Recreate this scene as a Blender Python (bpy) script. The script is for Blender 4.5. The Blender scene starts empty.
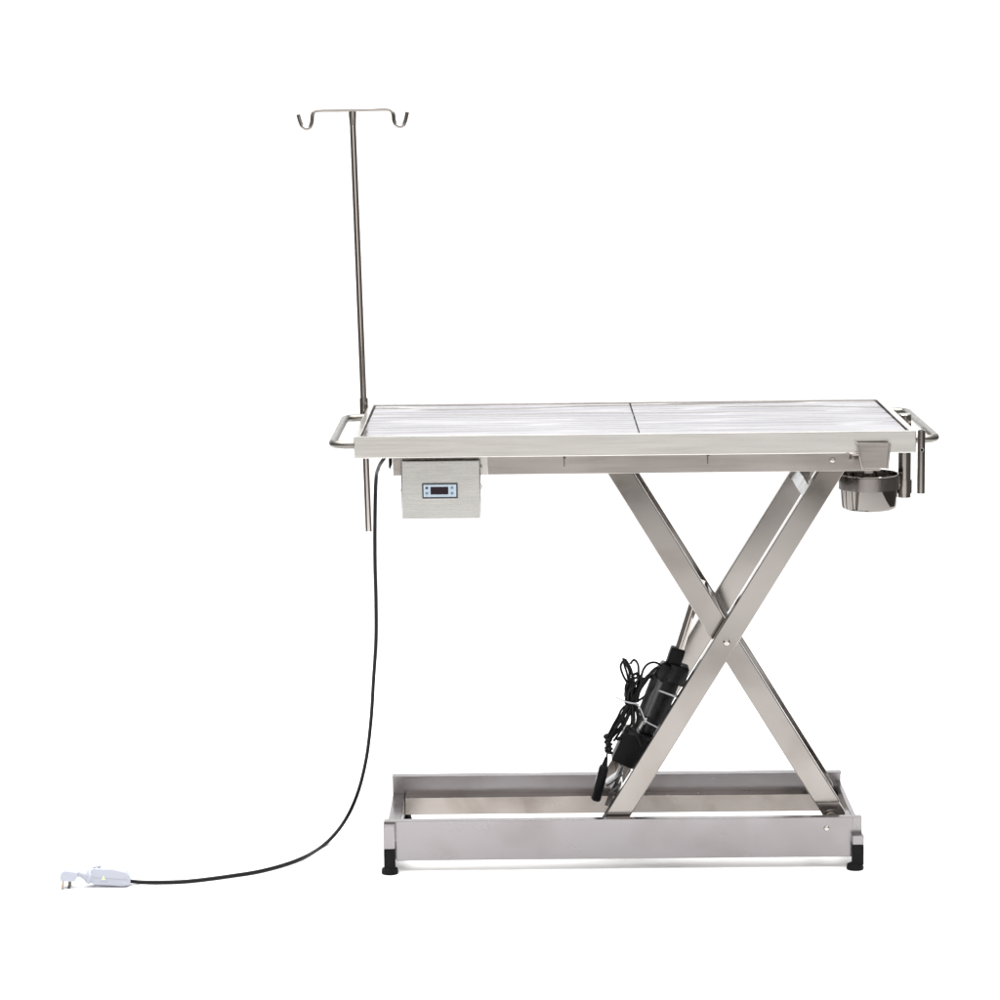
import bpy, bmesh, math, random
from mathutils import Vector, Matrix
random.seed(7)
scene = bpy.context.scene
COL = scene.collection

# ------------------------------------------------------------------ materials
def mat(name, col=(.5, .5, .5), rough=.4, metal=0., scale=(1, 1, 1), nscale=6., cvar=.0, rvar=.0, bump=.0,
        spec=.5, mottle=None, mottle_amt=0., mottle_scale=5., coat=0., detail=6., warp=0., wscale=3., wdir=(1, 1, 1)):
    m = bpy.data.materials.new(name); m.use_nodes = True
    N, L = m.node_tree.nodes, m.node_tree.links
    b = N['Principled BSDF']
    b.inputs['Roughness'].default_value = rough
    b.inputs['Metallic'].default_value = metal
    b.inputs['Specular IOR Level'].default_value = spec
    b.inputs['Coat Weight'].default_value = coat
    tc = N.new('ShaderNodeTexCoord'); mp = N.new('ShaderNodeMapping')
    mp.inputs['Scale'].default_value = scale
    L.new(tc.outputs['Object'], mp.inputs['Vector'])
    no = N.new('ShaderNodeTexNoise'); no.inputs['Scale'].default_value = nscale
    no.inputs['Detail'].default_value = detail; no.inputs['Roughness'].default_value = .6
    L.new(mp.outputs[0], no.inputs['Vector'])
    mr = N.new('ShaderNodeMapRange'); mr.inputs['From Min'].default_value = .3; mr.inputs['From Max'].default_value = .7
    mr.inputs['To Min'].default_value = 1 - cvar; mr.inputs['To Max'].default_value = 1 + cvar
    L.new(no.outputs['Fac'], mr.inputs['Value'])
    sc = N.new('ShaderNodeVectorMath'); sc.operation = 'SCALE'
    sc.inputs[0].default_value = col
    L.new(mr.outputs[0], sc.inputs['Scale'])
    out = sc.outputs[0]
    if mottle:
        n2 = N.new('ShaderNodeTexNoise'); n2.inputs['Scale'].default_value = mottle_scale
        n2.inputs['Detail'].default_value = 3; n2.inputs['Distortion'].default_value = .6
        L.new(tc.outputs['Object'], n2.inputs['Vector'])
        m2 = N.new('ShaderNodeMapRange'); m2.inputs['From Min'].default_value = .45; m2.inputs['From Max'].default_value = .7
        m2.inputs['To Max'].default_value = mottle_amt
        L.new(n2.outputs['Fac'], m2.inputs['Value'])
        mx = N.new('ShaderNodeMix'); mx.data_type = 'RGBA'
        L.new(m2.outputs[0], mx.inputs['Factor']); L.new(out, mx.inputs[6])
        mx.inputs[7].default_value = (*mottle, 1)
        out = mx.outputs[2]
    L.new(out, b.inputs['Base Color'])
    if rvar:
        r2 = N.new('ShaderNodeMapRange'); r2.inputs['From Min'].default_value = .3; r2.inputs['From Max'].default_value = .7
        r2.inputs['To Min'].default_value = max(.02, rough - rvar); r2.inputs['To Max'].default_value = rough + rvar
        L.new(no.outputs['Fac'], r2.inputs['Value']); L.new(r2.outputs[0], b.inputs['Roughness'])
    last = None
    if warp:
        # the sheet is not perfectly flat: a long slow ripple that bends what it mirrors
        wm = N.new('ShaderNodeMapping'); wm.inputs['Scale'].default_value = wdir; L.new(tc.outputs['Object'], wm.inputs['Vector'])
        wn = N.new('ShaderNodeTexNoise'); wn.inputs['Scale'].default_value = wscale; wn.inputs['Detail'].default_value = 0
        L.new(wm.outputs[0], wn.inputs['Vector'])
        wb = N.new('ShaderNodeBump'); wb.inputs['Strength'].default_value = 1; wb.inputs['Distance'].default_value = warp
        L.new(wn.outputs['Fac'], wb.inputs['Height']); L.new(wb.outputs[0], b.inputs['Normal']); last = wb
    if bump:
        bp = N.new('ShaderNodeBump'); bp.inputs['Strength'].default_value = bump; bp.inputs['Distance'].default_value = .002
        if last: L.new(last.outputs[0], bp.inputs['Normal'])
        L.new(no.outputs['Fac'], bp.inputs['Height']); L.new(bp.outputs[0], b.inputs['Normal'])
    return m

M = {}
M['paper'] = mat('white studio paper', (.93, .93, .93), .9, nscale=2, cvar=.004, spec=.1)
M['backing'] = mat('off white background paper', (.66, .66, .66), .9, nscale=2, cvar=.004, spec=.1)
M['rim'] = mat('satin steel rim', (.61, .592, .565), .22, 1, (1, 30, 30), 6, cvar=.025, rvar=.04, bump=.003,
               mottle=(.55, .52, .49), mottle_amt=.5, mottle_scale=3)
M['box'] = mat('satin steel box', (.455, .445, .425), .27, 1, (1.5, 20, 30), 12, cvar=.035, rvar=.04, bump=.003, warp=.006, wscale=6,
               mottle=(.40, .385, .36), mottle_amt=.4, mottle_scale=9)
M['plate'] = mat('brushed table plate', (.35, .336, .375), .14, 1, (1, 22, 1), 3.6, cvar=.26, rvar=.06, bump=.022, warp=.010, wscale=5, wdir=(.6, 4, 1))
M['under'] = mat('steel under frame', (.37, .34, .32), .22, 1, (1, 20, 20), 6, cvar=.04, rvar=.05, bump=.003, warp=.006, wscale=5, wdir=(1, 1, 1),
                 mottle=(.30, .275, .255), mottle_amt=.6)
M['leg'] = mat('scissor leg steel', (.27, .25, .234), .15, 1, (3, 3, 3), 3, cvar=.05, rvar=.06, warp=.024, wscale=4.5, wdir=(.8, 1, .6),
               mottle=(.195, .172, .153), mottle_amt=.6, mottle_scale=5)  # darker mottling puts some of the uneven sheen into the leg colour
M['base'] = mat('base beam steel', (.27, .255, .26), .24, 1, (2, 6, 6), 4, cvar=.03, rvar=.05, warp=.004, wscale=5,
                mottle=(.21, .19, .19), mottle_amt=.5, mottle_scale=7)
M['inner'] = mat('polished inner tube', (.37, .335, .31), .2, 1, (2, 4, 8), 6, cvar=.08, rvar=.1, bump=.03, warp=.006, wscale=9,
                 mottle=(.24, .205, .18), mottle_amt=.6, mottle_scale=11)
M['tube'] = mat('round tube steel', (.40, .365, .34), .12, 1, (4, 4, 1), 6, cvar=.06, rvar=.05)
M['pole'] = mat('polished pole steel', (.58, .53, .50), .08, 1, (4, 4, 1), 6, cvar=.05, rvar=.04)
M['handle'] = mat('handle tube steel', (.20, .19, .175), .30, 1, (4, 4, 4), 6, cvar=.05, rvar=.05)
M['hook'] = mat('bent hook steel', (.30, .275, .255), .2, 1, nscale=40, cvar=.08, rvar=.05)
M['chrome'] = mat('mirror bowl steel', (.20, .185, .174), .04, 1, nscale=20, cvar=.03, bump=.03)
M['band'] = mat('ring band steel', (.28, .255, .24), .22, 1, (4, 4, 1), 6, cvar=.05, rvar=.05)
M['bright'] = mat('galvanised bright steel', (.21, .21, .212), .2, 1, nscale=30, cvar=.08, rvar=.1)
M['bolt'] = mat('bolt steel', (.48, .45, .42), .22, 1, nscale=60, cvar=.1)
M['black'] = mat('black plastic', (.004, .004, .0045), .45, spec=.13, nscale=60, cvar=.2, rvar=.08, bump=.05)
M['gloss'] = mat('glossy black plastic', (.004, .004, .0045), .28, spec=.2, nscale=50, cvar=.2, rvar=.05)
M['cable'] = mat('black cable sheath', (.004, .004, .004), .36, spec=.2, nscale=80, cvar=.2)
M['rubber'] = mat('black rubber foot', (.006, .006, .0065), .6, spec=.12, nscale=90, cvar=.3, bump=.3)
M['motor'] = mat('dark motor casing', (.07, .07, .07), .35, .8, nscale=40, cvar=.1)
M['tie'] = mat('white cable tie', (.42, .43, .45), .4, nscale=50, cvar=.05)
M['white'] = mat('white plug plastic', (.36, .375, .43), .38, nscale=30, cvar=.03, rvar=.05)
M['brass'] = mat('plug pin metal', (.30, .25, .21), .3, 1, nscale=50, cvar=.1)
M['darkpin'] = mat('dark plug pin', (.10, .09, .08), .25, .9, nscale=50, cvar=.1)
M['blue'] = mat('pale blue fascia', (.34, .41, .47), .4, nscale=60, cvar=.03)
M['frame'] = mat('display frame plastic', (.018, .02, .024), .4, nscale=60, cvar=.1)
M['screen'] = mat('dark display glass', (.010, .004, .008), .12, spec=.25, nscale=60, cvar=.1)
M['button'] = mat('blue grey button', (.10, .15, .21), .4, nscale=60, cvar=.1)
M['print'] = mat('grey print', (.30, .31, .34), .5)
M['green'] = mat('yellow green print', (.62, .72, .38), .5)

# ------------------------------------------------------------------ mesh helpers
def bm_box(c, s, bev=.0, seg=2, rot=None):
    bm = bmesh.new(); bmesh.ops.create_cube(bm, size=1)
    bmesh.ops.scale(bm, vec=s, verts=bm.verts)
    if bev: bmesh.ops.bevel(bm, geom=bm.edges[:], offset=bev, segments=seg, affect='EDGES', profile=.5)
    if rot is not None: bmesh.ops.transform(bm, matrix=rot.to_4x4(), verts=bm.verts)
    bmesh.ops.translate(bm, vec=c, verts=bm.verts)
    return bm

def span(x0, x1, y0, y1, z0, z1, bev=.0015, seg=2):
    return bm_box(((x0+x1)/2, (y0+y1)/2, (z0+z1)/2), (abs(x1-x0), abs(y1-y0), abs(z1-z0)), bev, seg)

def join(*bms):
    a = bms[0]
    for b in bms[1:]:
        me = bpy.data.meshes.new('t'); b.to_mesh(me); b.free(); a.from_mesh(me); bpy.data.meshes.remove(me)
    return a

def prism_xz(poly, y0, y1, bev=.0015):
    bm = bmesh.new()
    v = [bm.verts.new((x, y0, z)) for x, z in poly]; bm.faces.new(v)
    w = [bm.verts.new((x, y1, z)) for x, z in poly]; bm.faces.new(w[::-1])
    n = len(poly)
    for i in range(n): bm.faces.new((v[(i+1) % n], v[i], w[i], w[(i+1) % n]))
    bmesh.ops.recalc_face_normals(bm, faces=bm.faces)
    if bev: bmesh.ops.bevel(bm, geom=bm.edges[:], offset=bev, segments=2, affect='EDGES', profile=.5)
    return bm

def catmull(P, k=8, closed=False):
    P = [Vector(p) for p in P]; n = len(P); out = []
    rng = range(n if closed else n-1)
    for i in rng:
        if closed: a, b, c, d = P[(i-1) % n], P[i], P[(i+1) % n], P[(i+2) % n]
        else: a, b, c, d = P[max(i-1, 0)], P[i], P[i+1], P[min(i+2, n-1)]
        for j in range(k):
            t = j/k
            out.append(.5*((2*b)+(c-a)*t+(2*a-5*b+4*c-d)*t*t+(3*b-a-3*c+d)*t**3))
    if not closed: out.append(P[-1])
    return out

def bm_tube(P, r, seg=14, smooth=0, closed=False, squash=None):
    """swept round tube; r a number or a list (one per point of P, only unsmoothed)"""
    if smooth: P = catmull(P, smooth, closed)
    P = [Vector(p) for p in P]; n = len(P)
    R = r if isinstance(r, (list, tuple)) else [r]*n
    bm = bmesh.new(); rings = []; up = None
    for i in range(n):
        if closed: t = P[(i+1) % n]-P[(i-1) % n]
        else: t = P[min(i+1, n-1)]-P[max(i-1, 0)]
        t.normalize()
        if up is None:
            up = Vector((0, 1, 0)) if abs(t.y) < .9 else Vector((1, 0, 0))
        up = (up - t*up.dot(t)).normalized(); s = t.cross(up)
        rings.append([bm.verts.new(P[i]+R[i]*(math.cos(a)*up*(squash or 1)+math.sin(a)*s)) for a in
                      [2*math.pi*k/seg for k in range(seg)]])
    for i in range(n if closed else n-1):
        A, B = rings[i], rings[(i+1) % n]
        for k in range(seg): bm.faces.new((A[k], A[(k+1) % seg], B[(k+1) % seg], B[k]))
    if not closed:
        bm.faces.new(rings[0][::-1]); bm.faces.new(rings[-1])
    bmesh.ops.recalc_face_normals(bm, faces=bm.faces)
    return bm

def arc_path(pts, r, k=6, f=.49):
    """polyline with rounded corners"""
    P = [Vector(p) for p in pts]; out = [P[0]]
    for i in range(1, len(P)-1):
        a, b, c = P[i-1], P[i], P[i+1]
        u, v = (a-b).normalized(), (c-b).normalized()
        ang = u.angle(v); d = min(r/math.tan(ang/2), (a-b).length*f, (c-b).length*f)
        p0, p1 = b+u*d, b+v*d
        for j in range(k+1):
            t = j/k; out.append((1-t)**2*p0+2*t*(1-t)*b+t*t*p1)
    out.append(P[-1]); return out

def bm_lathe(prof, c, seg=48, axis='z'):
    """revolve (radius, height) profile about the vertical axis at c"""
    bm = bmesh.new(); rings = []
    for r, z in prof:
        if r < 1e-6: rings.append([bm.verts.new((0, 0, z))])
        else: rings.append([bm.verts.new((r*math.cos(2*math.pi*k/seg), r*math.sin(2*math.pi*k/seg), z)) for k in range(seg)])
    for A, B in zip(rings, rings[1:]):
        for k in range(seg):
            a = A[k % len(A)], A[(k+1) % len(A)]; b = B[k % len(B)], B[(k+1) % len(B)]
            vs = []
            for v in (a[0], a[1], b[1], b[0]):
                if v not in vs: vs.append(v)
            if len(vs) > 2: bm.faces.new(vs)
    bmesh.ops.recalc_face_normals(bm, faces=bm.faces)
    if axis == 'y': bmesh.ops.rotate(bm, cent=(0, 0, 0), matrix=Matrix.Rotation(math.pi/2, 3, 'X'), verts=bm.verts)
    bmesh.ops.translate(bm, vec=c, verts=bm.verts)
    return bm

def root_loc(p):
    while p.parent: p = p.parent
    return p.location

def obj(name, bm, m, parent=None, angle=20):
    me = bpy.data.meshes.new(name)
    for f in bm.faces: f.smooth = True
    for e in bm.edges:
        if len(e.link_faces) == 2 and e.calc_face_angle(0) > math.radians(angle): e.smooth = False
    if parent: bmesh.ops.translate(bm, vec=-root_loc(parent), verts=bm.verts)
    bm.to_mesh(me); bm.free()
    me.materials.append(M[m])
    o = bpy.data.objects.new(name, me); COL.objects.link(o)
    if parent: o.parent = parent
    return o

def thing(name, label, cat, loc):
    o = bpy.data.objects.new(name, None); COL.objects.link(o); o.location = loc
    o.empty_display_size = .05
    o['label'] = label; o['category'] = cat
    return o

def bolt(c, r, parent, name='bolt', d=.004):
    """domed bolt head facing the front (-y)"""
    prof = [(r, 0), (r, d*.35), (r*.8, d*.8), (r*.45, d), (0, d)]
    return obj(name, bm_lathe(prof, c, 20, 'y'), 'bolt', parent)

# ------------------------------------------------------------------ the surface and backdrop
def structure(name, bm, m):
    o = obj(name, bm, m); o['kind'] = 'structure'; return o
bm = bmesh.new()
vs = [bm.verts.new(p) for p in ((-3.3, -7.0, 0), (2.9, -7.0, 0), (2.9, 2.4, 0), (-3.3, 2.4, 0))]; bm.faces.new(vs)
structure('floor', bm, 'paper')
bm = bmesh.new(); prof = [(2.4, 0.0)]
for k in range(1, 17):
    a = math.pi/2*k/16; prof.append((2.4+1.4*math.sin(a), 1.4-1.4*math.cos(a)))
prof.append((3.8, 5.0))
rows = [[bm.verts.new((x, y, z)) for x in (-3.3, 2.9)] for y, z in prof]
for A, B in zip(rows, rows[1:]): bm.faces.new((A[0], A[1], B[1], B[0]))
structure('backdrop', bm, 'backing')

# ------------------------------------------------------------------ the operating table
T = thing('operating_table', 'long stainless steel operating table on crossed scissor legs and a low rectangular base frame', 'table', (0, .3, 0))
ZT, ZB = .983, .936
# rim: four rails, the front one in front
rim = join(span(-.6, .6, 0, .013, ZB, ZT, .0015), span(-.6, .6, .587, .6, ZB, ZT, .0015),
           span(-.6, -.587, .0132, .5868, ZB, ZT, .0015), span(.587, .6, .0132, .5868, ZB, ZT, .0015))
obj('table_rim', rim, 'rim', T)
pan = span(-.5868, .5868, .0134, .5866, ZB+.002, ZT-.016, 0)
obj('tray', pan, 'under', T)
XS = .0115
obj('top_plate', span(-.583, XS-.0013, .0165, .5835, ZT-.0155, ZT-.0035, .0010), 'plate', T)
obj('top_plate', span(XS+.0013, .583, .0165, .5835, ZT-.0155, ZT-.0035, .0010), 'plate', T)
# under frame
uf = join(span(-.5195, .530, .045, .075, .8915, ZB-.001, .001), span(-.5195, .530, .525, .555, .8915, ZB-.001, .001),
          span(-.5195, -.4895, .0752, .5248, .8917, ZB-.0012, .001), span(.500, .530, .0752, .5248, .8917, ZB-.0012, .001))
obj('under_frame', uf, 'under', T)
obj('frame_joint_plate', span(-.336, -.3145, .0425, .0448, .893, ZB-.001, .0005), 'rim', T)
for px, pz in ((-.148, .912), (.1605, .914)):
    obj('tab', join(span(px-.003, px-.0015, .040, .0449, pz-.004, pz+.018, .0004), span(px-.0045, px+.0008, .0385, .0449, pz+.014, pz+.019, .0006)), 'motor', T)
bolt((.4265, .0449, .916), .0062, T)
# dark hook at the left end of the under frame
obj('cable_clip', prism_xz([(-.5285, .934), (-.521, .934), (-.521, .917), (-.5255, .905), (-.5285, .91)], .046, .056, .001), 'black', T)

# end handles
def handle(sx, ya, yb, xo):
    P = arc_path([(sx*.5995, ya, .957), (sx*xo, ya, .957), (sx*xo, (ya+yb)/2, .957)], .042, 12, .82)[:-1] + arc_path([(sx*xo, (ya+yb)/2, .957), (sx*xo, yb, .957), (sx*.5995, yb, .957)], .042, 12, .82)
    obj('handle', bm_tube(P, .0088, 18), 'handle', T)
handle(-1, .066, .552, .652); handle(1, .062, .60-.03, .6545)

# scissor legs
def leg(cx, slope, y0, y1, z0, z1, hw=.029, z1b=None):
    f = lambda z: cx+slope*(z-.5)
    return prism_xz([(f(z0)-hw, z0), (f(z0)+hw, z0), (f(z1)+hw, z1), (f(z1)-hw, z1)], y0, y1, .002)
S = .6125
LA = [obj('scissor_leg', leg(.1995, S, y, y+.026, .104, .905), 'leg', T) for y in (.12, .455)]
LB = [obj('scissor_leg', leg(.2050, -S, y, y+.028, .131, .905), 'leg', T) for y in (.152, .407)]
def crossbar(cx, slope, z, y0, y1, w, h):
    x = cx+slope*(z-.5); a = math.atan2(1, slope)
    R = Matrix.Rotation(-a+math.pi/2, 3, 'Y')
    return bm_box((x, (y0+y1)/2, z), (w, y1-y0, h), .002, 2, R)
obj('leg_crossbar', crossbar(.1995, S, .822, .1465, .4545, .036, .030), 'bright', T)
obj('leg_crossbar', crossbar(.1995, S, .145, .1465, .4545, .022, .022), 'leg', T)
obj('leg_crossbar', crossbar(.2160, -S, .560, .1805, .4065, .026, .040), 'bright', T)
bolt((.2045, .1195, .503), .0078, T, d=.006)
obj('pivot_shaft', bm_lathe([(0, 0), (.009, 0), (.009, .33), (0, .33)], (.2045, .4765, .503), 24, 'y'), 'bolt', T)
for i, y in enumerate((.140, .418)):
    obj('roller', bm_lathe([(0, 0), (.015, 0), (.015, .010), (0, .010)], (.440, y+.0105, .094), 28, 'y'), 'bolt', T)
obj('roller_axle', bm_lathe([(0, 0), (.007, 0), (.007, .388), (0, .388)], (.437, .494, .094), 20, 'y'), 'bolt', T)
obj('leg_end', prism_xz([(.403, .1305), (.457, .1305), (.472, .106), (.472, .094), (.424, .094), (.420, .103)], 0.1565, 0.1785, .001), 'under', T)  # recessed piece continuing the leg, stands for its shaded lower end
obj('leg_end', prism_xz([(.403, .1305), (.457, .1305), (.472, .106), (.472, .094), (.424, .094), (.420, .103)], 0.4115, 0.4335, .001), 'under', T)

# base frame
X0, X1, Z0, Z1 = -.5555, .5005, .0245, .1145
def beam(ya, yb, sgn):
    web = (ya, ya+.004) if sgn > 0 else (yb-.004, yb)
    return join(span(X0, X1, web[0], web[1], Z0, Z1, .001),
                span(X0, X1, min(web[1] if sgn > 0 else web[0]-.018, 9), (web[1]+.018) if sgn > 0 else web[0], Z1-.004, Z1-.0003, .001))
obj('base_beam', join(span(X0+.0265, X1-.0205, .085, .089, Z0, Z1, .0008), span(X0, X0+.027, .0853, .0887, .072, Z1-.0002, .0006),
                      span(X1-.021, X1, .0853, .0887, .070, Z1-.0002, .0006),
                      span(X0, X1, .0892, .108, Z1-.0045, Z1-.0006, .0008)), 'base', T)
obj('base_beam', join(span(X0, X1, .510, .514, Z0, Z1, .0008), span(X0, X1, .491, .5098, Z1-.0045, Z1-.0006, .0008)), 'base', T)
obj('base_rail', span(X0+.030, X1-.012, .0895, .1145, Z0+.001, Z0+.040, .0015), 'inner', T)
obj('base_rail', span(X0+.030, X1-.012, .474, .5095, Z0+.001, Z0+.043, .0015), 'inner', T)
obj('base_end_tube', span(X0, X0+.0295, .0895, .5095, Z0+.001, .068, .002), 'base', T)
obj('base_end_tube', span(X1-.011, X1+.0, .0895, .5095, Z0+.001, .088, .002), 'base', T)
bolt((.4225, .0848, .0895), .0062, T)
for sx, x in ((-1, X0), (1, X1)):
    for y, back in ((.0725, 0), (.520, 1)):
        xc = x+.0125*(-sx) + (.002 if sx > 0 else .0)
        if back: xc += .0 if sx > 0 else .012
        st = obj('foot_stub', span(xc-.0125, xc+.0125, y-.0115 if not back else .5145, y+.0122, .058, .1105 if sx < 0 else .0785, .0012) if not back else
                 span(xc-.0125, xc+.0125, .5145, .5365, .03, .075, .0012), 'base', T)
        f = obj('foot', span(xc-.0122, xc+.0122, (y-.0118) if not back else .5146, (y+.0124) if not back else .5370, .012, .0577 if not back else .0298, .0015), 'rubber', T)
        cy = y if not back else .526
        obj('foot_pad', bm_lathe([(0, 0), (.0185, 0), (.019, .003), (.0175, .011), (.012, .0135), (0, .0135)], (xc-(.0055 if sx > 0 else 0), cy, .0005), 32), 'rubber', f)

# front pocket bracket
bk = prism_xz([(.4735, .9605), (.5405, .9605), (.5350, .9050), (.4855, .9050)], -.018, -.0155, .0006)
fl = prism_xz([(.4700, .9605), (.4745, .9605), (.4860, .9045), (.4820, .9045)], -.022, -.0004, .0008)
fr = prism_xz([(.5395, .9605), (.5440, .9605), (.5392, .9045), (.5350, .9045)], -.022, -.0004, .0008)
obj('clamp_bracket', join(bk, fl, fr), 'under', T)
obj('clamp_pin', bm_tube([(.4805, -.010, .9355), (.4660, -.010, .9355), (.4600, -.010, .9350), (.4590, -.010, .925)], .0032, 10), 'band', T)

# tube holders at the right end
def pipe(c, r0, ri, z0, z1, seg=32):
    prof = [(ri, z1-.03), (ri, z1), (r0, z1), (r0, z0), (ri, z0), (ri, z0+.03), (0, z0+.03)]
    return bm_lathe(prof, c, seg)
th = obj('tube_socket', bm_lathe([(0, .983), (.0135, .983), (.0145, .981), (.0145, .795), (0, .795)], (.6155, .30, 0), 32), 'tube', T)
obj('collar', bm_lathe([(.0147, .835), (.0172, .835), (.0172, .805), (.0147, .805)], (.6155, .30, 0), 32), 'tube', th)
tn = obj('tube_socket', bm_lathe([(.0055, .96), (.0055, .985), (.0083, .985), (.0083, .849), (.0055, .849), (.0055, .87), (0, .87)], (.6105, -.004, 0), 28), 'tube', T)
obj('screw_hole', bm_lathe([(.0044, 0), (.0044, .0022), (.0034, .0022), (.0032, .0005), (0, .0005)], (.6105, -.0118, .9435), 20, 'y'), 'bolt', tn)
obj('screw_recess', bm_lathe([(.0031, 0), (0, .0006)], (.6105, -.0126, .9435), 20, 'y'), 'black', tn)
# pole socket at the left end
obj('pole_socket', bm_lathe([(.0083, .996), (.0100, .996), (.0100, .925), (.0083, .925)], (-.6118, .612, 0), 28), 'tube', T)

# bowl ring
BX, BY = .5345, .285
obj('bowl_ring', bm_lathe([(.0662, .848), (.0682, .848), (.0682, .8185), (.0662, .8185), (.0662, .848)], (BX, BY, 0), 64), 'band', T)
obj('ring_arm', span(BX+.0655, .604, BY-.004, BY+.012, .822, .836, .0015), 'band', T)

# control box
CB = obj('control_box', span(-.5005, -.3305, .006, .135, .8025, .9285, .0025, 3), 'box', T)
obj('box_lid', span(-.4985, -.3325, .0045, .0058, .804, .927, .0006), 'box', CB)
for sx, x in ((-1, -.5007), (1, -.3303)):
    for z in ((.862,) if sx < 0 else (.868, .909)):
        b = bm_lathe([(.0045, 0), (.0045, .0015), (.003, .003), (0, .003)], (0, 0, 0), 16)
        bmesh.ops.rotate(b, cent=(0, 0, 0), matrix=Matrix.Rotation(sx*math.pi/2, 3, 'Y'), verts=b.verts)
        bmesh.ops.translate(b, vec=(x, .03, z), verts=b.verts)
        obj('screw', b, 'bolt', CB)
dp = obj('display_panel', span(-.4555, -.3795, -.0005, .0043, .8485, .8805, .001), 'frame', CB)
obj('display_ledge', span(-.4540, -.3790, .0005, .0043, .8455, .8482, .0006), 'box', dp)
obj('display_fascia', span(-.4525, -.3825, -.0016, -.0007, .8515, .8778, .0004), 'blue', dp)
obj('display_screen', span(-.4375, -.3995, -.0024, -.0018, .8572, .8733, .0002), 'screen', dp)
for bx in (-.4455, -.3915):
    for i, bz in enumerate((.8598, .8713)):
        obj('button', span(bx-.0028, bx+.0028, -.0026, -.0018, bz-.0022, bz+.0022, .0003), 'frame' if (bx < -.42 and i == 1) else 'button', dp)

# ------------------------------------------------------------------ linear actuator (part of the table)
YA = .285
def V(x): return Vector(x)
rodT, rodB = V((0.1585, 0.2850, 0.6132)), V((0.1074, 0.2850, 0.4485))
ax = (rodT-rodB).normalized()
def obox(a, b, w, d, bev=.003):
    """box with its long axis from a to b"""
    a, b = V(a), V(b); l = (b-a).length; u = (b-a).normalized()
    y = Vector((0, 1, 0)); y = (y-u*y.dot(u)).normalized(); s = y.cross(u)
    R = Matrix((s, y, u)).transposed()
    return bm_box((a+b)/2, (w, d, l), bev, 3, R)
act = obj('actuator_body', join(obox((0.0400, 0.2850, 0.2570), (0.0926, 0.2850, 0.3932), .040, .048, .005), obox((0.0971, 0.2850, 0.3770), (0.1107, 0.2850, 0.4208), .046, .052, .006)), 'gloss', T)
obj('actuator_rod', bm_tube([rodB, rodT], .0105, 24), 'tube', act)
obj('rod_collar', join(obox((0.0915, 0.2850, 0.4117), (0.1074, 0.2850, 0.4577), .0335, .034, .004)), 'black', act)
obj('motor', bm_tube([(0.0271, 0.2700, 0.3047), (0.0294, 0.2700, 0.3093), (0.0659, 0.2700, 0.4060), (0.0693, 0.2700, 0.4128)], [.010, .0165, .0165, .012], 24), 'motor', act)
obj('motor_flange', obox((0.0580, 0.2720, 0.3918), (0.0830, 0.2720, 0.4238), .030, .040, .006), 'gloss', act)
obj('mounting_foot', join(obox((0.0194, 0.2850, 0.2270), (0.0469, 0.2850, 0.2755), .046, .040, .003)), 'gloss', act)
def tie_band(c, u, w, d, t=.0022, h=.0045, th=.0016):
    """rectangular strap round a box section of w x d centred on c, axis u"""
    u = V(u).normalized(); y = Vector((0, 1, 0)); y = (y-u*y.dot(u)).normalized(); s = y.cross(u); c = V(c)
    P = arc_path([c-s*w-y*d*0, c-s*w-y*d, c+s*w-y*d, c+s*w+y*d, c-s*w+y*d, c-s*w-y*d*.02], .004, 4)
    return bm_tube(P, h/2, 8)
obj('cable_tie', tie_band((0.0800, 0.2850, 0.3587), V((0.0926, 0.2850, 0.3932))-V((0.0400, 0.2850, 0.2570)), .0235, .0265, h=.0042), 'tie', act)

CU = obj('control_unit', obox((-0.0140, 0.2750, 0.1925), (0.0192, 0.2750, 0.2642), .072, .052, .003), 'black', T)
obj('unit_lid', obox((0.0169, 0.2750, 0.2585), (0.0204, 0.2750, 0.2677), .074, .054, .001), 'gloss', CU)
# silver mounting bracket under the control unit
mb = obj('actuator_bracket', join(obox((-0.0573, 0.2500, 0.1015), (-0.0228, 0.2500, 0.1941), .012, .003, .0008), obox((-0.0334, 0.2900, 0.0907), (0.0035, 0.2900, 0.1723), .022, .003, .0008),
     obox((-0.0587, 0.2700, 0.1499), (-0.0222, 0.2700, 0.1752), .006, .05, .0008), obox((-0.0452, 0.2700, 0.1334), (-0.0178, 0.2700, 0.1565), .008, .05, .0008),
     obox((-0.0434, 0.2600, 0.1057), (-0.0137, 0.2600, 0.1450), .004, .05, .0008)), 'bright', T)

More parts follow.
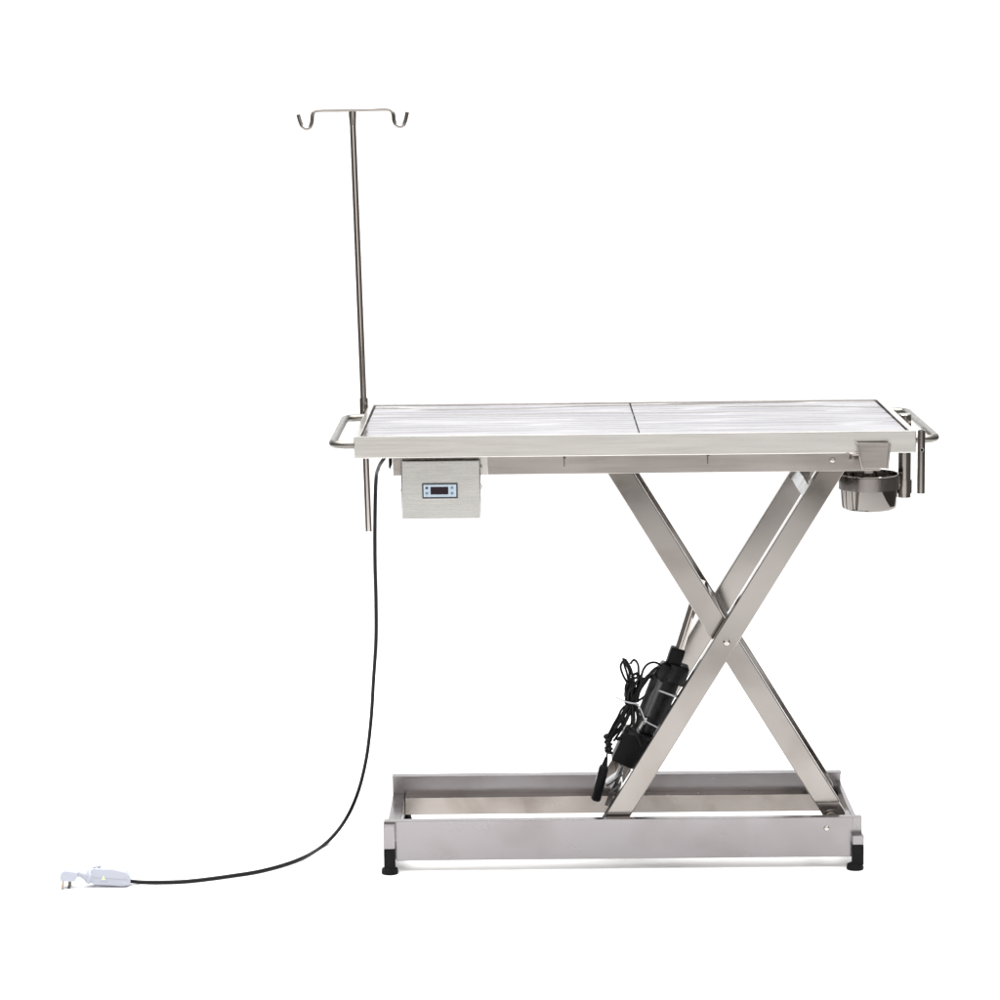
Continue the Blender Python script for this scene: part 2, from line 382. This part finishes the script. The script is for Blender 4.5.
# ------------------------------------------------------------------ cable bundle on the actuator
B = thing('cable_bundle', 'looped bundle of thin black cables bound with a white tie beside the motor', 'cable', (-0.0158, 0.2550, 0.2067))
cabs = [[(-0.0102, 0.2350, 0.3895), (-0.0199, 0.2367, 0.4069), (-0.0251, 0.2383, 0.4267), (-0.0171, 0.2400, 0.4389), (-0.0085, 0.2417, 0.4259), (0.0001, 0.2433, 0.4077), (0.0051, 0.2450, 0.3972)],
        [(-0.0036, 0.2400, 0.4312), (0.0052, 0.2425, 0.4402), (0.0139, 0.2450, 0.4300), (0.0156, 0.2475, 0.4117), (0.0152, 0.2500, 0.3986)],
        [(-0.0172, 0.2380, 0.4438), (-0.0110, 0.2392, 0.4289), (-0.0049, 0.2403, 0.4110), (-0.0074, 0.2415, 0.3905), (-0.0124, 0.2427, 0.3726), (-0.0113, 0.2438, 0.3521), (-0.0088, 0.2450, 0.3367)],
        [(0.0214, 0.2500, 0.3998), (0.0279, 0.2550, 0.4176), (0.0405, 0.2600, 0.4285), (0.0556, 0.2650, 0.4286), (0.0694, 0.2700, 0.4203)],
        [(0.0173, 0.2450, 0.3668), (0.0250, 0.2500, 0.3884), (0.0402, 0.2550, 0.4048), (0.0528, 0.2600, 0.4163), (0.0667, 0.2650, 0.4201)],
        [(0.0069, 0.2350, 0.3438), (0.0133, 0.2369, 0.3661), (0.0233, 0.2387, 0.3883), (0.0371, 0.2406, 0.4054), (0.0508, 0.2425, 0.4036), (0.0545, 0.2444, 0.3893), (0.0446, 0.2462, 0.3687), (0.0298, 0.2481, 0.3558), (0.0125, 0.2500, 0.3429)],
        [(0.0096, 0.2400, 0.3439), (0.0173, 0.2450, 0.3693), (0.0300, 0.2500, 0.3908), (0.0426, 0.2550, 0.3972), (0.0552, 0.2600, 0.3935)],
        [(-0.0146, 0.2400, 0.4426), (-0.0036, 0.2410, 0.4234), (0.0013, 0.2420, 0.4055), (0.0000, 0.2430, 0.3876), (-0.0038, 0.2440, 0.3672), (-0.0026, 0.2450, 0.3391)],
        [(0.0049, 0.2400, 0.3958), (0.0011, 0.2400, 0.3782), (-0.0002, 0.2400, 0.3579), (0.0009, 0.2400, 0.3377)],
        [(0.0175, 0.2460, 0.3969), (0.0124, 0.2440, 0.3772), (0.0073, 0.2420, 0.3574), (0.0046, 0.2400, 0.3377)],
        [(-0.0016, 0.2320, 0.4026), (0.0072, 0.2336, 0.4103), (0.0146, 0.2352, 0.4018), (0.0072, 0.2368, 0.3838), (-0.0077, 0.2384, 0.3660), (-0.0090, 0.2400, 0.3429)],
        [(-0.0086, 0.2430, 0.3928), (-0.0144, 0.2420, 0.3753), (-0.0113, 0.2410, 0.3553), (-0.0048, 0.2400, 0.3403)],
        [(-0.0051, 0.2360, 0.3942), (0.0122, 0.2364, 0.4015), (0.0221, 0.2368, 0.3988), (0.0146, 0.2372, 0.3736), (0.0034, 0.2376, 0.3559), (-0.0004, 0.2380, 0.3382)],
        [(-0.0077, 0.2400, 0.3403), (-0.0226, 0.2410, 0.3276), (-0.0314, 0.2420, 0.3097), (-0.0414, 0.2430, 0.2918), (-0.0501, 0.2440, 0.2739), (-0.0576, 0.2450, 0.2585)],
        [(-0.0055, 0.2350, 0.3414), (-0.0179, 0.2370, 0.3183), (-0.0291, 0.2390, 0.2951), (-0.0415, 0.2410, 0.2770), (-0.0502, 0.2430, 0.2601), (-0.0552, 0.2450, 0.2457)],
        [(-0.0016, 0.2400, 0.3377), (-0.0090, 0.2425, 0.3119), (-0.0177, 0.2450, 0.2936), (-0.0326, 0.2475, 0.2780), (-0.0450, 0.2500, 0.2648)],
        [(-0.0002, 0.2430, 0.3396), (-0.0201, 0.2447, 0.3089), (-0.0239, 0.2465, 0.2857), (-0.0388, 0.2482, 0.2702), (-0.0513, 0.2500, 0.2521)],
        [(0.0008, 0.2380, 0.3381), (0.0031, 0.2373, 0.3130), (0.0042, 0.2365, 0.2903), (0.0115, 0.2358, 0.2676), (0.0213, 0.2350, 0.2423)],
        [(0.0072, 0.2430, 0.3369), (0.0121, 0.2460, 0.3109), (0.0109, 0.2490, 0.2873), (-0.0002, 0.2520, 0.2715), (-0.0126, 0.2550, 0.2633)],
        [(0.0037, 0.2500, 0.3354), (-0.0125, 0.2517, 0.2971), (-0.0325, 0.2533, 0.2639), (-0.0412, 0.2550, 0.2508)],
        [(-0.0026, 0.2460, 0.3364), (-0.0003, 0.2470, 0.3006), (-0.0078, 0.2480, 0.2801), (-0.0227, 0.2490, 0.2648), (-0.0351, 0.2500, 0.2545)]]
thick = [[(-0.0073, 0.2470, 0.3868), (-0.0111, 0.2470, 0.3666), (-0.0062, 0.2470, 0.3463), (-0.0088, 0.2470, 0.3261)],
        [(0.0028, 0.2500, 0.3936), (0.0064, 0.2490, 0.3711), (0.0012, 0.2480, 0.3460), (0.0023, 0.2470, 0.3260)],
        [(-0.0021, 0.2520, 0.3933), (-0.0047, 0.2510, 0.3657), (-0.0024, 0.2500, 0.3456)],
        [(-0.0099, 0.2500, 0.3305), (-0.0299, 0.2500, 0.3002), (-0.0450, 0.2500, 0.2724), (-0.0575, 0.2500, 0.2547)],
        [(-0.0036, 0.2520, 0.3325), (-0.0125, 0.2520, 0.3047), (-0.0350, 0.2520, 0.2718), (-0.0512, 0.2520, 0.2542)]]
tie1 = [(-0.0366, 0.2250, 0.3586), (-0.0267, 0.2250, 0.3545), (-0.0157, 0.2250, 0.3488), (-0.0009, 0.2250, 0.3449), (0.0115, 0.2250, 0.3430), (0.0149, 0.2500, 0.3328), (0.0055, 0.2620, 0.3352), (-0.0119, 0.2620, 0.3430), (-0.0165, 0.2350, 0.3478)]
tie2 = [(0.0103, 0.2280, 0.3416), (0.0179, 0.2324, 0.3316), (0.0242, 0.2368, 0.3154), (0.0305, 0.2412, 0.3004), (0.0443, 0.2456, 0.2903), (0.0606, 0.2500, 0.2808)]
conn = [(-0.0552, 0.2500, 0.2656), (-0.0540, 0.2500, 0.2503), (-0.0524, 0.2500, 0.2350), (-0.0524, 0.2500, 0.2261)]

for c in cabs:
    obj('cable', bm_tube(c, .0028, 8, smooth=8), 'cable', B)
for c in cabs[2::2] + cabs[-7::2]:
    jit = [Vector((random.uniform(-.006, .006), random.uniform(-.004, .010), random.uniform(-.005, .005))) for p in c]
    obj('cable', bm_tube([V(p)+j for p, j in zip(c, jit)], .0027, 8, smooth=8), 'cable', B)
for c in thick:
    obj('cable', bm_tube(c, .0034, 8, smooth=8), 'cable', B)
obj('cable_tie', bm_tube(tie1, .0017, 8, smooth=6), 'tie', B)
obj('cable_tie', bm_tube(tie2, .0016, 8, smooth=6), 'tie', B)
# spiral-wound connector
P = catmull(conn, 16); hel = []
for i, p in enumerate(P):
    a = i*.55; hel.append(p+Vector((math.cos(a)*.0075, math.sin(a)*.0075, math.sin(a*.7)*.002)))
obj('cable_coil', bm_tube(hel, .0028, 8), 'cable', B)
obj('connector', bm_tube(conn, .0065, 12, smooth=4), 'black', B)

# hand controller
H = thing('hand_controller', 'slim black hand controller hanging by its cable below the cable bundle', 'controller', (-0.0731, 0.2500, 0.1156))
hb = obox((-0.0833, 0.2500, 0.1134), (-0.0624, 0.2500, 0.1968), .0215, .026, .0075)
obj('controller_body', hb, 'black', H)
obj('controller_back', obox((-0.0898, 0.2520, 0.1176), (-0.0698, 0.2520, 0.1918), .009, .022, .004), 'motor', H)
obj('strain_relief', bm_tube([(-0.0628, 0.2500, 0.1945), (-0.0577, 0.2500, 0.2154)], [.007, .0035], 12), 'cable', H)
obj('cable', bm_tube([(-0.0582, 0.2500, 0.2130), (-0.0554, 0.2500, 0.2269), (-0.0564, 0.2520, 0.2450), (-0.0494, 0.2520, 0.2680)], .002, 8, smooth=6), 'cable', H)

# ------------------------------------------------------------------ drip pole
PO = thing('drip_pole', 'tall thin steel drip pole with a double hook top at the table end', 'drip pole', (-.6060, .612, .6795))
top, bot = (-.6250, .612, 1.632), (-.6060, .612, .6795)
d = V(top)-V(bot)
obj('pole', bm_tube([bot, V(bot)+d*.30, V(bot)+d*.985, V(bot)+d*1.0], [.0078, .0076, .0074, .0074], 24), 'pole', PO)
# flattened top of the tube
fx = V(top)
R_ = [( .0074, .0074, 0), (.0080, .0055, .012), (.0086, .0042, .022), (.0088, .0040, .036)]
bm = bmesh.new(); rings = []
for rx, ry, h in R_:
    rings.append([bm.verts.new((fx.x-.0006*h/.036+rx*math.cos(2*math.pi*k/24), fx.y+ry*math.sin(2*math.pi*k/24), fx.z+h)) for k in range(24)])
for A, C_ in zip(rings, rings[1:]):
    for k in range(24): bm.faces.new((A[k], A[(k+1) % 24], C_[(k+1) % 24], C_[k]))
bm.faces.new(rings[-1]); bmesh.ops.recalc_face_normals(bm, faces=bm.faces)
obj('pole_cap', bm, 'hook', PO)
hk = [(-0.7510, 0.6120, 1.6574), (-0.7471, 0.6120, 1.6424), (-0.7416, 0.6120, 1.6298), (-0.7329, 0.6120, 1.6244), (-0.7243, 0.6120, 1.6284), (-0.7194, 0.6120, 1.6410), (-0.7181, 0.6120, 1.6547), (-0.7131, 0.6120, 1.6631), (-0.7026, 0.6120, 1.6658),
      (-0.6656, 0.6120, 1.6660), (-0.6240, 0.6120, 1.6662), (-0.5846, 0.6120, 1.6664), (-0.5476, 0.6120, 1.6669), (-0.5361, 0.6120, 1.6633), (-0.5307, 0.6120, 1.6548), (-0.5296, 0.6120, 1.6422), (-0.5247, 0.6120, 1.6311), (-0.5159, 0.6120, 1.6269), (-0.5071, 0.6120, 1.6314), (-0.5020, 0.6120, 1.6453), (-0.4985, 0.6120, 1.6602)]
obj('hook_bar', bm_tube(hk, .0045, 14, smooth=6), 'hook', PO)

# ------------------------------------------------------------------ bowl in its ring
BW = obj('bowl', bm_lathe([(.0650, .8500), (.0668, .8492), (.0672, .8505), (.0660, .8525), (.0640, .8520), (.0628, .845),
        (.0605, .790), (.0560, .7745), (.0480, .7715), (0, .7710), (0, .7695), (.0500, .7700), (.0585, .7735), (.0608, .7765), (.0620, .782), (.0648, .8300), (.0650, .8500)], (0, 0, 0), 72), 'chrome')
BW.location = (BX, BY, 0)
BW['label'] = 'small shiny round steel bowl sitting in the ring under the right end of the table'; BW['category'] = 'bowl'

# ------------------------------------------------------------------ power cord
C = thing('power_cord', 'long black power cord with white plug trailing from the control box to the floor', 'power cord', (-1.1, 0, 0))
cord = [(-.490, .16, .925), (-.520, .19, .940), (-0.5494, 0.2200, 0.9024), (-0.5618, 0.2600, 0.8791), (-0.5700, 0.3000, 0.8464), (-0.5745, 0.3100, 0.7538), (-0.5767, 0.3200, 0.6606), (-0.5767, 0.3300, 0.5667), (-0.5789, 0.3400, 0.4721), (-0.5869, 0.3500, 0.3768), (-0.5950, 0.3600, 0.2809), (-0.6088, 0.3700, 0.1844),
        (-0.6318, 0.3800, 0.0991), (-0.6619, 0.3600, 0.0405), (-0.7026, 0.3023, 0.0045), (-0.7504, 0.1786, 0.0045), (-0.8214, 0.0921, 0.0045), (-0.8946, 0.0470, 0.0045), (-0.9787, 0.0107, 0.0045), (-1.0435, 0.0028, 0.0045), (-1.0878, 0.0066, 0.0045), (-1.1102, -0.0050, 0.0099)]
obj('cord', bm_tube(cord, .0043, 12, smooth=10), 'cable', C)
YB_ = -.005
def quadbox(pts, y0, y1, bev):
    return prism_xz([(p[0], p[2]) for p in pts], y0, y1, bev)
rb = obj('switch_box', quadbox([(-1.1890, -0.0200, 0.0429), (-1.1443, -0.0200, 0.0414), (-1.1139, -0.0200, 0.0339), (-1.1055, -0.0200, 0.0248), (-1.1065, -0.0200, 0.0057), (-1.1215, -0.0200, 0.0024), (-1.1716, -0.0200, 0.0063), (-1.1944, -0.0200, 0.0106), (-1.1964, -0.0200, 0.0178)], -.022, .012, .0022), 'white', C)
obj('test_button', join(span(-1.1868, -1.1807, -.014, .002, 0.0362, 0.0450, .0006)), 'white', rb)
obj('test_button', join(span(-1.1772, -1.1719, -.012, .002, 0.0350, 0.0455, .0006)), 'print', rb)
obj('warning_mark', prism_xz([(-1.1676, 0.0188), (-1.1589, 0.0187), (-1.1630, 0.0282)], -.0225, -.0220, 0), 'green', rb)
lines = [span(-1.1721+i*.0024, -1.1721+i*.0024+.0015, -.0224, -.0219, 0.0143-i*.00012, 0.0163-i*.00012, 0) for i in range(8)]
obj('printed_line', join(*lines), 'print', rb)
obj('seam', obox((-1.1860, -0.0222, 0.0240), (-1.1098, -0.0222, 0.0176), .0006, .0006, 0), 'print', rb)
obj('neck', bm_tube([(-1.2317, -0.0150, 0.0302), (-1.2218, -0.0150, 0.0317), (-1.2113, -0.0130, 0.0287), (-1.2028, -0.0120, 0.0245), (-1.1945, -0.0100, 0.0216)], .0062, 16, smooth=0) if False else
    bm_tube([(-1.2350, -0.0150, 0.0298), (-1.2229, -0.0150, 0.0319), (-1.2134, -0.0130, 0.0290), (-1.2039, -0.0120, 0.0255), (-1.1997, -0.0110, 0.0242), (-1.1923, -0.0100, 0.0221)], [.0078, .0072, .0070, .0105, .0155, .0165], 18), 'white', C)
pl = obj('plug', quadbox([(-1.2574, -0.0300, 0.0190), (-1.2560, -0.0300, 0.0336), (-1.2508, -0.0300, 0.0397), (-1.2431, -0.0300, 0.0418), (-1.2236, -0.0300, 0.0389), (-1.2171, -0.0300, 0.0366), (-1.2197, -0.0300, 0.0243), (-1.2235, -0.0300, 0.0221), (-1.2243, -0.0300, 0.0174)], -.034, .004, .0022), 'white', C)
obj('pin', obox((-1.2527, -0.0300, -0.0035), (-1.2497, -0.0300, 0.0212), .0055, .0022, .0009), 'brass', pl)
obj('pin', obox((-1.2398, -0.0220, -0.0042), (-1.2373, -0.0220, 0.0188), .0060, .0022, .0009), 'darkpin', pl)
obj('pin', obox((-1.2402, -0.0040, -0.0090), (-1.2381, -0.0040, 0.0135), .0055, .0022, .0009), 'brass', pl)

# ------------------------------------------------------------------ light
W = bpy.data.worlds.new('World'); scene.world = W; W.use_nodes = True
N, L = W.node_tree.nodes, W.node_tree.links
bg = N['Background']
tc = N.new('ShaderNodeTexCoord'); sx = N.new('ShaderNodeSeparateXYZ'); L.new(tc.outputs['Generated'], sx.inputs[0])
rmp = N.new('ShaderNodeValToRGB'); mrn = N.new('ShaderNodeMapRange')
mrn.inputs['From Min'].default_value = -1; mrn.inputs['From Max'].default_value = 1
L.new(sx.outputs['Z'], mrn.inputs['Value']); L.new(mrn.outputs[0], rmp.inputs[0])
e = rmp.color_ramp.elements
e[0].position = .30; e[0].color = (.12, .115, .11, 1)
e[1].position = .75; e[1].color = (.75, .75, .75, 1)
n_ = e.new(.5); n_.color = (.15, .145, .14, 1)
L.new(rmp.outputs[0], bg.inputs['Color']); bg.inputs['Strength'].default_value = 1.0

def area(name, loc, target, w, h, power, col=(1, 1, 1)):
    ld = bpy.data.lights.new(name, 'AREA'); ld.shape = 'RECTANGLE'; ld.size = w; ld.size_y = h; ld.energy = power; ld.color = col
    o = bpy.data.objects.new(name, ld); COL.objects.link(o); o.location = loc
    o.rotation_euler = (V(target)-V(loc)).to_track_quat('-Z', 'Y').to_euler()
area('overhead_softbox', (-.2, .3, 3.6), (-.2, .3, 0), 5.6, 5.0, 470)
area('front_fill', (-.2, -7.6, 1.9), (-.2, 0, 1.0), 5.0, 3.2, 60, (1, .975, .945))  # added fill behind the camera, brightens the front-facing steel

# ------------------------------------------------------------------ camera
cd = bpy.data.cameras.new('camera'); cam = bpy.data.objects.new('camera', cd); COL.objects.link(cam)
cd.sensor_width = 36; cd.lens = 102.516; cd.clip_end = 60; cd.clip_start = .1
cam.matrix_world = Matrix([[0.999899, 0.010594, 0.009474, -0.231327], [0.007781, 0.149762, -0.988691, -6.029538], [-0.011894, 0.988665, 0.149664, 1.756068], [0.0, 0.0, 0.0, 1.0]])
scene.camera = cam
scene.render.resolution_x = scene.render.resolution_y = 1024
vs = scene.view_settings
vs.view_transform = 'Standard'; vs.look = 'None'; vs.gamma = 1; vs.use_curve_mapping = False; vs.exposure = 0
scene.cycles.max_bounces = 10; scene.cycles.glossy_bounces = 6
